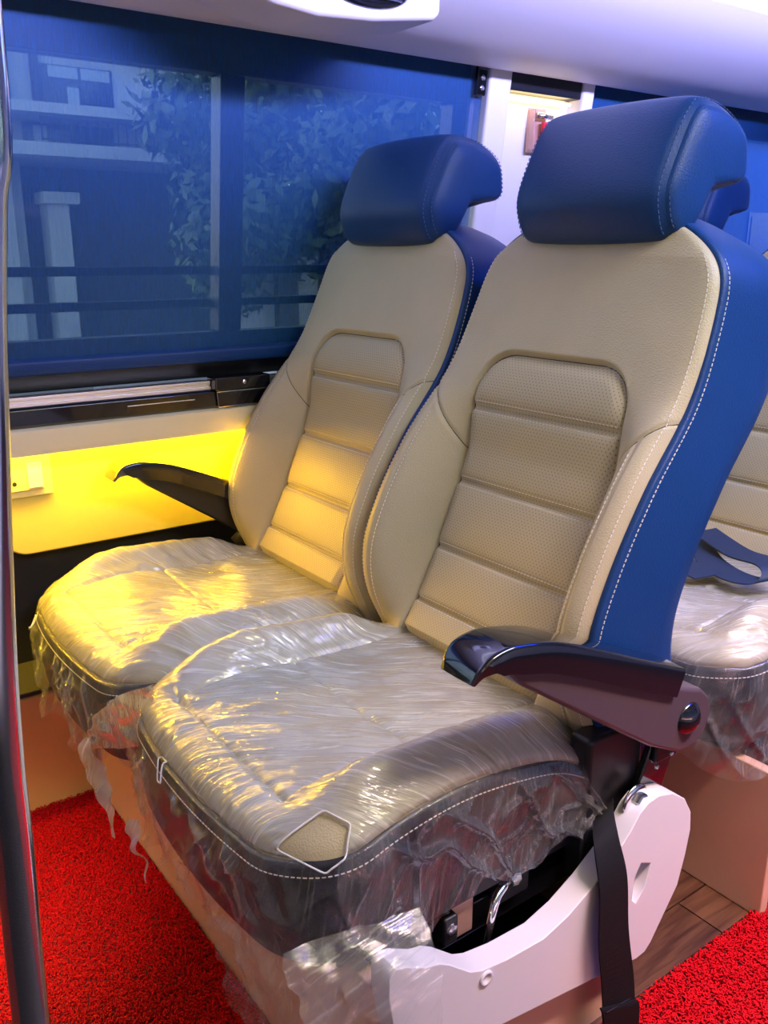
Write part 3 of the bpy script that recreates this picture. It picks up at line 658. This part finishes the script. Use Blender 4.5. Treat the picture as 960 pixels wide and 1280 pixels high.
# ------------------------------------------------------------------ plinths with side fairing
def plinth(dy, label, fair, xe=-.625):
    t = thing('bench_plinth', label, 'seat base', (0, dy, 0), 'painted seat bases')
    MB().box(-1.598, xe, .455, .475, 0, .265).build('front_panel', 'plinth_paint', t, bevel=.003)
    MB().box(-.643, -.628, .475, .86, 0, .155).build('side_panel', 'plinth_paint', t, bevel=.002)
    MB().box(-1.598, -.64, .84, .855, 0, .26).build('rear_panel', 'plinth_paint', t, bevel=.002)
    MB().box(-1.598, -.645, .475, .84, .10, .13).build('base_tray', 'dark_void', t)
    MB().box(-.680, -.655, .55, .80, .160, .172).build('tray_rail', 'black_gloss', t, bevel=.002)
    if fair:
        q = [(.462, .185), (.446, .290), (.446, .318), (.455, .326), (.468, .322), (.497, .305), (.515, .300), (.530, .290), (.562, .262), (.580, .254), (.620, .247), (.682, .244), (.725, .256), (.767, .277), (.805, .302), (.836, .330), (.852, .350), (.868, .360), (.890, .362), (.920, .354), (.950, .333), (.968, .305), (.972, .275), (.966, .235), (.955, .190), (.905, .118), (.893, .108), (.875, .106), (.781, .124), (.633, .149), (.500, .172)]
        f = MB().prism(q, lambda y, z: (-.634, y, z), lambda y, z: (-.600, y, z)).build('side_fairing', None, t)
        sl = [(.861, .206), (.877, .222), (.887, .258), (.865, .268), (.854, .250), (.853, .215)]
        cut = MB().prism(sl, lambda y, z: (-.618, y, z), lambda y, z: (-.59, y, z)).build('cutter', None)
        for ob in (f, cut):
            bm = bmesh.new(); bm.from_mesh(ob.data); bmesh.ops.recalc_face_normals(bm, faces=bm.faces); bm.to_mesh(ob.data); bm.free()
        f.data.materials.append(MAT['white_plastic'])
        md = f.modifiers.new('slot', 'BOOLEAN'); md.object = cut; md.operation = 'DIFFERENCE'; md.solver = 'EXACT'
        bpy.context.view_layer.update(); dg = bpy.context.evaluated_depsgraph_get(); me = bpy.data.meshes.new_from_object(f.evaluated_get(dg))
        f.modifiers.clear(); f.data = me; bpy.data.objects.remove(cut)
        md = f.modifiers.new('bevel', 'BEVEL'); md.width = .007; md.segments = 3; md.limit_method = 'ANGLE'; md.angle_limit = math.radians(50); md.harden_normals = True
        me.polygons.foreach_set('use_smooth', [True] * len(me.polygons))
        MB().lathe([(.010, -.001), (.010, .002), (.007, .003), (.006, .001)], (-.600, .586, .240), (1, 0, 0), 14).build('moulded_boss', 'white_plastic', t, True)
    return t
plinth(0, 'peach painted base with white molded side fairing under the front pair of seats', True)
plinth(.75, 'dull reddish painted base under the second row of seats', False, -.602)
# ------------------------------------------------------------------ plastic film on the cushions
def film(name, label, seed, loc, hem, tears=(), rims=()):
    NU, NY = 150, 150
    s = np.linspace(-1, 1, NU); t = np.linspace(0, 1, NY) ** 1.15
    S, T = np.meshgrid(s, t, indexing='ij'); Y = YF + T * (YR - .02 - YF); U = S * c_half(Y); Y = Y + .010 * (1 - T) ** 2 * (U / .15) ** 2
    Z, _ = c_top(U, Y, np.abs(S), T * (YR - .02 - YF)); Z = Z + .004 + .004 * sstep(.06, .0, np.abs(np.abs(U) - .145)) * (Y > .42)
    G = np.stack([U, Y, Z], -1); V = G.reshape(-1, 3).copy(); idx = np.arange(NU * NY).reshape(NU, NY)
    per = np.r_[idx[0, ::-1], idx[1:-1, 0], idx[-1]]; M = len(per); E = V[per]
    Tn = np.gradient(E, axis=0); out = np.stack([Tn[:, 1], -Tn[:, 0]], 1)
    for _ in range(14): out[1:-1] = (out[:-2] + out[1:-1] * 2 + out[2:]) / 4
    out /= np.linalg.norm(out, axis=1, keepdims=True)
    arc = np.r_[0, np.cumsum(np.linalg.norm(np.diff(E[:, :2], axis=0), axis=1))]
    hz = hem(E, arc); K = 46; F = [grid_faces(NU, NY)]; rows = [per]; VV = [V]; base = len(V)
    for k in range(1, K + 1):
        f = k / K; o = .006 + .008 * (1 - math.exp(-f * 6)) + .010 * f * (hz < .29)
        zz = E[:, 2] + (hz - E[:, 2]) * f + .003 * (1 - f)
        fold = (np.abs(vnoise(np.stack([arc * 14 + f * 1.3, np.full(M, f * 2.2), np.full(M, seed * 3.1)], 1), seed)) * .006 + (1 - np.abs(vnoise(np.stack([arc * 24 - f * 2.4, np.full(M, f * 1.5), np.full(M, 7.)], 1), seed + 2))) ** 7 * .010 + (1 - np.abs(vnoise(np.stack([arc * 40 + f * 4.4, np.full(M, f * 2.5), np.full(M, 3.)], 1), seed + 5))) ** 7 * .006) * sstep(0, .25, f)
        VV.append(np.column_stack([E[:, :2] + out * (o + fold)[:, None], zz])); rows.append(base + np.arange(M)); base += M
    for a, c in zip(rows, rows[1:]): F.append(np.stack([a[:-1], a[1:], c[1:], c[:-1]], 1))
    V = np.vstack(VV); F = np.vstack(F); N = vert_normals(V, F)
    if N[idx[NU // 2, NY // 2]][2] < 0: N = -N; F = F[:, ::-1]
    c_, s_ = math.cos(math.radians(50)), math.sin(math.radians(50))
    A = np.stack([V[:, 0] * c_ + V[:, 1] * s_, -V[:, 0] * s_ + V[:, 1] * c_, V[:, 2]], 1)
    warp = vnoise(V * 7, seed + 9)[:, None] * np.array([[.0, .035, 0]])
    top = np.zeros(len(V)); top[:NU * NY] = 1
    r1 = 1 - np.abs(vnoise((A + warp) * [9, 46, 30], seed)); r2 = 1 - np.abs(vnoise((A + warp * .6) * [22, 120, 60], seed + 1)); r3 = vnoise(V * 140, seed + 2)
    pm = sstep(-.5, .5, vnoise(V * 11, seed + 4)); disp = (.0046 * r1 ** 4 + .0017 * r2 ** 3) * (.35 + .65 * pm) + .0008 + .0002 * r3
    UVf = A[:, :2] + warp[:, :2] * .8; ks = np.repeat(np.arange(1, K + 1) / K, M); UVf[NU * NY:, 0] = ks * .14; UVf[NU * NY:, 1] = np.tile(arc, K) + ks * .03
    skm = np.ones(len(V)); skm[NU * NY:] = .12; V = V + N * (disp * skm)[:, None]
    keep = np.ones(len(F), bool); cen = V[F].mean(1)
    for c0, e1, e2, poly in tears:
        q = cen - c0; a = q @ e1; b_ = q @ e2; n_ = np.cross(e1, e2); near = np.abs(q @ n_) < .05
        ins = np.zeros(len(F), bool); m = len(poly)
        for i in range(m):
            (x1, y1), (x2, y2) = poly[i], poly[(i + 1) % m]
            cr = ((y1 > b_) != (y2 > b_)) & (a < (x2 - x1) * (b_ - y1) / (y2 - y1 + 1e-12) + x1); ins ^= cr
        keep &= ~(ins & near)
    t_ = thing(name, label, 'plastic cover', loc, 'clear plastic covers on the cushions')
    N2 = vert_normals(V, F); nt_ = (NU - 1) * (NY - 1); ar = np.arange(len(F))
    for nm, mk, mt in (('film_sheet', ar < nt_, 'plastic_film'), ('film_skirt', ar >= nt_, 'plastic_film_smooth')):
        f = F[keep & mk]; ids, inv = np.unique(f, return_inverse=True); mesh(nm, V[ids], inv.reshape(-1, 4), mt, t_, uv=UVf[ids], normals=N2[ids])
    for c0, e1, e2, poly in tears:
        P = []; m = len(poly)
        for i in range(m):
            p, q = np.array(poly[i]), np.array(poly[(i + 1) % m])
            for f in np.linspace(0, 1, 10, endpoint=False):
                w = c0 + e1 * (p + (q - p) * f)[0] + e2 * (p + (q - p) * f)[1]
                n_ = np.cross(e1, e2); dd = V - w; pr = dd - np.outer(dd @ n_, n_); kk = np.argmin((pr ** 2).sum(1) + .02 * (dd @ n_) ** 2); P.append(w + n_ * ((V[kk] - w) @ n_) + n_ * .001)
        P = np.array(P); P = (np.roll(P, 1, 0) + P * 2 + np.roll(P, -1, 0)) / 4
        MB().tube(list(P) + [P[0]], .0011, 6, False).build('torn_rim', 'film_rim', t_, True)
    return t_
def ribbon(parent, pts, w, seed, name='torn_strip', wd=(.8, .3), m=7, mat='plastic_film'):
    P = catmull(pts, 14); n = len(P); V = []; W_ = np.interp(np.linspace(0, 1, n), np.linspace(0, 1, len(w)), w)
    for i in range(n):
        for j in range(m):
            a = (j / (m - 1) - .5) * W_[i]; V.append((P[i][0] + a * wd[0], P[i][1] + a * wd[1], P[i][2] + a * (wd[2] if len(wd) > 2 else 0)))
    V = np.array(V); nz = vnoise(V * 60, seed); V[:, 1] += nz * .008; V[:, 0] += vnoise(V * 50 + 9, seed) * .004
    return mesh(name, V, grid_faces(n, m), mat, parent, uv=np.stack([V[:, 2], V[:, 0]], 1))
x0 = -.904
def hem_near(E, arc):
    u, y = E[:, 0], E[:, 1]; z = np.full(len(E), .302)
    z = np.where((u > .1) & (y < .52), .302 - .10 * np.exp(-((u - .22) / .06) ** 2 - ((y - .40) / .07) ** 2), z)
    z = z - .03 * np.exp(-((u + .23) / .05) ** 2 - ((y - .37) / .05) ** 2)
    z = z + .018 * sstep(.50, .58, y) * (u > 0)
    return z + .009 * np.sin(arc * 41) + .006 * np.sin(arc * 97)
def hem_far(E, arc): return .296 + .014 * np.sin(arc * 37 + 1) + .006 * np.sin(arc * 90)
e1 = np.array([.80, .60, 0.]); nn_ = np.array([.42, -.56, .714]); e2 = np.cross(nn_, e1)
t1 = (np.array([-.688 - x0, .408, .432]), e1, e2, [(-.040, .000), (.004, .048), (.036, .040), (.038, .004), (.020, -.014)])
e1b = np.array([1., -.3, 0.]); e1b /= np.linalg.norm(e1b); e2b = np.cross(np.array([-.2, -.66, .72]) / np.linalg.norm([-.2, -.66, .72]), e1b)
t2 = (np.array([-.965 - x0, .352, .418]), e1b, e2b, [(-.014, .008), (.002, .012), (.016, -.010), (.004, -.014)])
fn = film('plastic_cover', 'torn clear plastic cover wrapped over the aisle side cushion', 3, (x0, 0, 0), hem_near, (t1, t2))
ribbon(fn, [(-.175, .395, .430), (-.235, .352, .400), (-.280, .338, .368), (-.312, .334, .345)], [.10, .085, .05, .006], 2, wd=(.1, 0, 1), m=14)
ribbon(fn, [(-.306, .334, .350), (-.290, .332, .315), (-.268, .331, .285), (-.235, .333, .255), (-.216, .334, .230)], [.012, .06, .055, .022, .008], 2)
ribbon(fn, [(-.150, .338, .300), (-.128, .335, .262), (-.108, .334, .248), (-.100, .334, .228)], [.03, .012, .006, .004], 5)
ribbon(fn, [(.17, .352, .33), (.20, .358, .29), (.225, .362, .24), (.24, .366, .17), (.245, .37, .10)], [.12, .16, .17, .13, .09], 8, wd=(.9, .35), m=24, mat='plastic_film_smooth')
ribbon(fn, [(.262, .43, .36), (.295, .425, .335), (.322, .42, .30), (.330, .415, .24), (.332, .41, .17), (.33, .405, .11)], [.16, .16, .15, .12, .09, .06], 11, wd=(.22, .97), m=24, mat='plastic_film_smooth')
t3 = (np.array([-.16, .357, .412]), e1b, e2b, [(-.016, .006), (.004, .012), (.016, -.008), (-.004, -.014)])
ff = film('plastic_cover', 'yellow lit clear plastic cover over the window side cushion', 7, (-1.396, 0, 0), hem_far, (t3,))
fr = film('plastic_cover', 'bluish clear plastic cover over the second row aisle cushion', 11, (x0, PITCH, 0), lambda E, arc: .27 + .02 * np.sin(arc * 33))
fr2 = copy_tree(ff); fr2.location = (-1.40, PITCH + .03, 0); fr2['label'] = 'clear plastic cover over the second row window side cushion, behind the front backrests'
# ------------------------------------------------------------------ seat belts
def strap(pts, wv, th, name, mat, parent=None):       # pts centre line, wv: width vector per point
    P = catmull(pts, 8); Wv = catmull(wv, 8); T = np.gradient(P, axis=0); V = []; n = len(P)
    for p, w, t in zip(P, Wv, T):
        m = np.cross(t, w); m = m / (np.linalg.norm(m) + 1e-9) * th / 2
        V += [p - w - m, p + w - m, p + w + m, p - w + m]
    F = [(i * 4 + k, i * 4 + (k + 1) % 4, i * 4 + 4 + (k + 1) % 4, i * 4 + 4 + k) for i in range(n - 1) for k in range(4)] + [(3, 2, 1, 0), tuple((n - 1) * 4 + k for k in range(4))]
    return mesh(name, V, F, mat, parent, smooth=False)
sb = thing('seat_belt', 'black webbing strap hanging over the white side fairing', 'seat belt', (-.59, .80, 0))
strap([(-.050, .030, .345), (-.036, .012, .340), (-.014, -.006, .325), (.004, -.010, .28), (.008, -.005, .20), (.008, .012, .12), (.010, .018, .07)], [(.0, .017, .008), (.0, .020, .006), (0, .022, .003), (0, .026, .001), (0, .029, -.002), (.003, .029, -.006), (.004, .029, -.008)], .0022, 'webbing', 'webbing', sb)
strap([(.011, .014, .082), (.013, .018, .07), (.010, .028, .02), (.0, .03, .004)], [(.004, .032, -.008), (.004, .033, -.008), (.004, .030, -.006), (.004, .03, -.004)], .004, 'folded_end', 'webbing', sb)
MB().tube([(.0125, -.012, .084), (.0125, .045, .078)], .0008, 6).build('stitch_line', 'black_plastic', sb)
sr = thing('seat_belt', 'blue lit webbing strap lying at the back of the second row cushion', 'seat belt', (-.87, 1.43, .47))
strap([(-.12, .10, .035), (-.06, .02, .022), (0, -.02, .018), (.05, -.03, .016), (.085, -.02, .020), (.092, .0, .034), (.07, .015, .044), (.0, .03, .040), (-.10, .07, .050)], [(.012, .020, .004)] * 9, .003, 'webbing', 'blue_webbing', sr)
strap([(-.14, .02, .018), (-.09, -.03, .018), (-.04, -.055, .015), (.0, -.06, .012)], [(.010, .022, .003)] * 4, .003, 'webbing', 'blue_webbing', sr)
# ------------------------------------------------------------------ grab pole
po = thing('grab_pole', 'polished chrome grab pole standing at the left edge of the frame', 'pole', (-.61, .10, 0))
pp = [(0.009000000000000001, 0.049, 1.86), (0.008, 0.048, 1.45), (0.008, 0.047, 1.148), (0.006, 0.039, 1.081), (0.004, 0.031, 1.009), (0.002, 0.022, 0.906), (0.0, 0.013, 0.793), (0.0, 0.008, 0.7), (-0.001, 0.007, 0.627), (-0.002, 0.002, 0.464), (-0.002, 0.0, 0.2), (-0.002, -0.001, 0.006)]
MB().tube(catmull(pp, 5), .0137, 32).build('tube', 'chrome', po, True)
MB().lathe([(.034, .0), (.034, .006), (.026, .012), (.016, .016), (.0138, .03)], (-0.002, -0.001, .0), (0, 0, 1), 28).build('floor_flange', 'chrome', po, True)
# ------------------------------------------------------------------ carpets of curled red vinyl
def carpet(label, x0, x1, y0, y1, vis, dens, seed, sc=1):
    t = thing('carpet_mat', label, 'carpet', ((x0 + x1) / 2, (y0 + y1) / 2, 0), 'red curled vinyl mats'); cx, cy = (x0 + x1) / 2, (y0 + y1) / 2
    MB().box(x0 - cx, x1 - cx, y0 - cy, y1 - cy, 0, .006).build('backing', 'carpet_base', t, bevel=.002)
    a, b_, c, d = vis; rng = np.random.default_rng(seed); n = int((b_ - a) * (d - c) * dens)
    p = np.stack([rng.uniform(a, b_, n) - cx, rng.uniform(c, d, n) - cy, rng.uniform(.005, .010, n)], 1)
    th = rng.uniform(0, 2 * np.pi, n); r = rng.uniform(.0028, .0052, n) * sc; tl = rng.uniform(-.7, .7, n)
    dx, dy = np.cos(th), np.sin(th); V = np.zeros((n, 8, 3)); w = .0007 * sc
    for k, ph in enumerate(np.linspace(-.3, np.pi + .3, 4)):
        ax = np.cos(ph) * r; h = np.sin(ph) * r * 1.4
        q = p + np.stack([dx * ax - dy * h * tl, dy * ax + dx * h * tl, h], 1)
        s = np.stack([-dy, dx, 0 * dx], 1) * w * 1.3
        V[:, 2 * k] = q - s; V[:, 2 * k + 1] = q + s
    base = (np.arange(n) * 8)[:, None]
    F = np.concatenate([base + np.array([[2 * k, 2 * k + 1, 2 * k + 3, 2 * k + 2]]) for k in range(3)])
    o = mesh('curl_pile', V.reshape(-1, 3), F, 'carpet_curl', t, smooth=False); o['kind'] = 'stuff'
    return t
carpet('red curly mat in the footwell in front of the seats', -1.598, -.50, -1.2, .452, (-1.598, -.80, -.02, .452), 190000, 1, .62)
carpet('red curly runner in the aisle at the lower right', -.612, .5, .60, 3.2, (-.612, -.30, .80, 1.55), 140000, 2)
# ------------------------------------------------------------------ outside: street, building, trees
g = struct(MB().box(-60, -1.95, -40, 60, -1.1, -1.0).build('ground', 'tarmac'))
bd = thing('building', 'pale house with balconies seen through the blind', 'building', (-14, 5, -1))
def bx(nm, y0, y1, z0, z1, d0, d1, mat, par=None, **k): return MB().box(d0, d1, y0 - 5, y1 - 5, z0 + 1, z1 + 1).build(nm, mat, par or bd, **k)
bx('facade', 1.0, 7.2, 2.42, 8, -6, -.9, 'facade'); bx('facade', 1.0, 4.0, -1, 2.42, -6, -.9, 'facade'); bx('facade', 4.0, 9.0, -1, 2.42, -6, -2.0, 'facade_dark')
bx('facade', 7.2, 9.0, 2.42, 5, -6, -1.4, 'facade')
bx('balcony_slab', 2.2, 6.9, 2.98, 3.12, -.9, .1, 'facade'); bx('balcony_slab', 2.2, 7.2, 2.40, 2.58, -.9, .15, 'facade')
bx('balcony_slab', 2.2, 6.6, 4.6, 4.8, -.9, .1, 'facade')
w = bx('window', 4.45, 5.55, 3.14, 3.80, -.92, -.86, 'glass_dark'); bx('pane', 4.55, 5.0, 3.62, 3.78, -.86, -.84, 'glass_pale', w); bx('pane', 5.05, 5.5, 3.62, 3.78, -.86, -.84, 'glass_pale', w)
bx('pane', 4.82, 5.0, 3.22, 3.50, -.86, -.84, 'glass_pale', w)
w = bx('window', 4.1, 5.5, 2.60, 2.96, -.92, -.86, 'glass_dark'); bx('pane', 4.25, 4.45, 2.6, 2.92, -.86, -.84, 'glass_pale', w)
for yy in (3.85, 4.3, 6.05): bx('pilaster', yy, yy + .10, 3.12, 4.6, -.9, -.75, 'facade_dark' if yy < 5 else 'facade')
rl = bx('balcony_railing', 4.1, 6.2, 2.90, 2.93, .05, .09, 'iron'); bx('railing_bar', 4.1, 6.2, 2.62, 2.64, .05, .09, 'iron', rl)
for yy in np.arange(4.1, 6.21, .14): bx('railing_bar', yy, yy + .02, 2.6, 2.92, .06, .08, 'iron', rl)
for yy in (5.62, 5.82, 6.0):
    MB().tube([(.07, yy - 5 + .07 * math.cos(a), 3.76 + .07 * math.sin(a)) for a in np.linspace(0, 2 * math.pi, 16)], .012, 6).build('scroll', 'iron', rl)
bx('porch_post', 4.27, 4.6, -1, 1.78, -1.0, -.6, 'facade'); bx('porch_beam', 4.2, 4.75, 1.78, 1.95, -1.0, -.5, 'facade')
bx('porch_post', 3.4, 3.75, -1, 2.4, -.9, -.5, 'facade')
bd2 = thing('building', 'long grey house behind the trees seen through the right window pane', 'building', (-23, 13.6, -1))
MB().box(-4, 0, -4.5, 6, 0, 3.4).build('facade', 'facade', bd2); MB().box(-4.2, .3, -4.7, 6.2, 3.4, 3.6).build('roof_slab', 'facade_dark', bd2)
for yy in (-3.6, -1.0, 1.6, 4.0):
    w = MB().box(-.02, .03, yy, yy + 1.2, 1.0, 2.4).build('window', 'glass_dark', bd2); MB().box(.03, .05, yy + .1, yy + .55, 1.1, 2.3).build('pane', 'glass_pale', w)
sg = tag(MB().box(0, .08, 0, .95, 0, 1.0).build('notice_board', 'glass_pale', bevel=.02), 'pale upright board glimpsed beside the right end of the window', 'board'); sg.location = (-10.5, 8.25, 2.25)
MBp = MB().tube([(.04, .47, -3.25), (.04, .47, 0)], .05, 10).build('board_post', 'iron', sg)
gw = thing('boundary_wall', 'low grey street wall seen through the bottom of the blind', 'wall', (-10, 3, -1))
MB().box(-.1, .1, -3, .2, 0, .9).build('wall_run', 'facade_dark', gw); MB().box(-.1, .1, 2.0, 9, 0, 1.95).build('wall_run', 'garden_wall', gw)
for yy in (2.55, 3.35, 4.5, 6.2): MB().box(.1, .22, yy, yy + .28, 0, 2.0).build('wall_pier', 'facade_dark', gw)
def tree(label, loc, h, r, seed, n=4200, name='tree', low=.4):
    t = thing(name, label, 'tree', loc, 'trees outside the window'); rng = np.random.default_rng(seed)
    MB().tube([(0, 0, 0), (.05, .08, h * .4), (0, .1, h * .8)], [.16, .12, .05], 10).build('trunk', 'bark', t, True)
    blobs = rng.normal(0, 1, (9, 3)) * [r * .45, r * .45, r * .35] + [0, 0, h]
    c = blobs[rng.integers(0, 9, n)]; d = rng.normal(0, 1, (n, 3)); d /= np.linalg.norm(d, axis=1, keepdims=True)
    p = c + d * (rng.uniform(.1, 1, (n, 1)) ** .5) * r * .5; a = rng.normal(0, 1, (n, 3)); a /= np.linalg.norm(a, axis=1, keepdims=True); b_ = np.cross(a, d); sz = rng.uniform(.08, .17, (n, 1)) * r / 1.6
    V = np.stack([p - a * sz, p - b_ * sz * .5, p + a * sz, p + b_ * sz * .5], 1).reshape(-1, 3)
    o = mesh('foliage', V, np.arange(n * 4).reshape(-1, 4), 'leaf', t, smooth=False); o['kind'] = 'stuff'
tree('dark leafy tree in front of the balconies', (-11.5, 6.1, -1), 3.4, 1.25, 3)
tree('broad dark tree behind the middle of the window', (-11.5, 7.6, -1), 4.4, 1.7, 5)
tree('bushy tree low behind the right window pane', (-9.0, 5.6, -1), 2.3, 1.1, 8)
tree('distant tree near the board at the right end of the window', (-12.8, 11.6, -1), 3.6, 1.6, 9)
bd3 = thing('building', 'dark block added to hide the bright sky behind the second window', 'building', (-13, 17, -1))  # invented building, darkens the view through the second blind
MB().box(-5, 0, -5.5, 12, 0, 9).build('facade', 'facade_dark', bd3)
for yy in (-4, -1.5, 1, 3.5, 6, 8.5):
    w = MB().box(-.02, .04, yy, yy + 1.3, 1.6, 3.0).build('window', 'glass_dark', bd3); MB().box(.04, .06, yy + .1, yy + .6, 1.7, 2.9).build('pane', 'glass_dark', w)
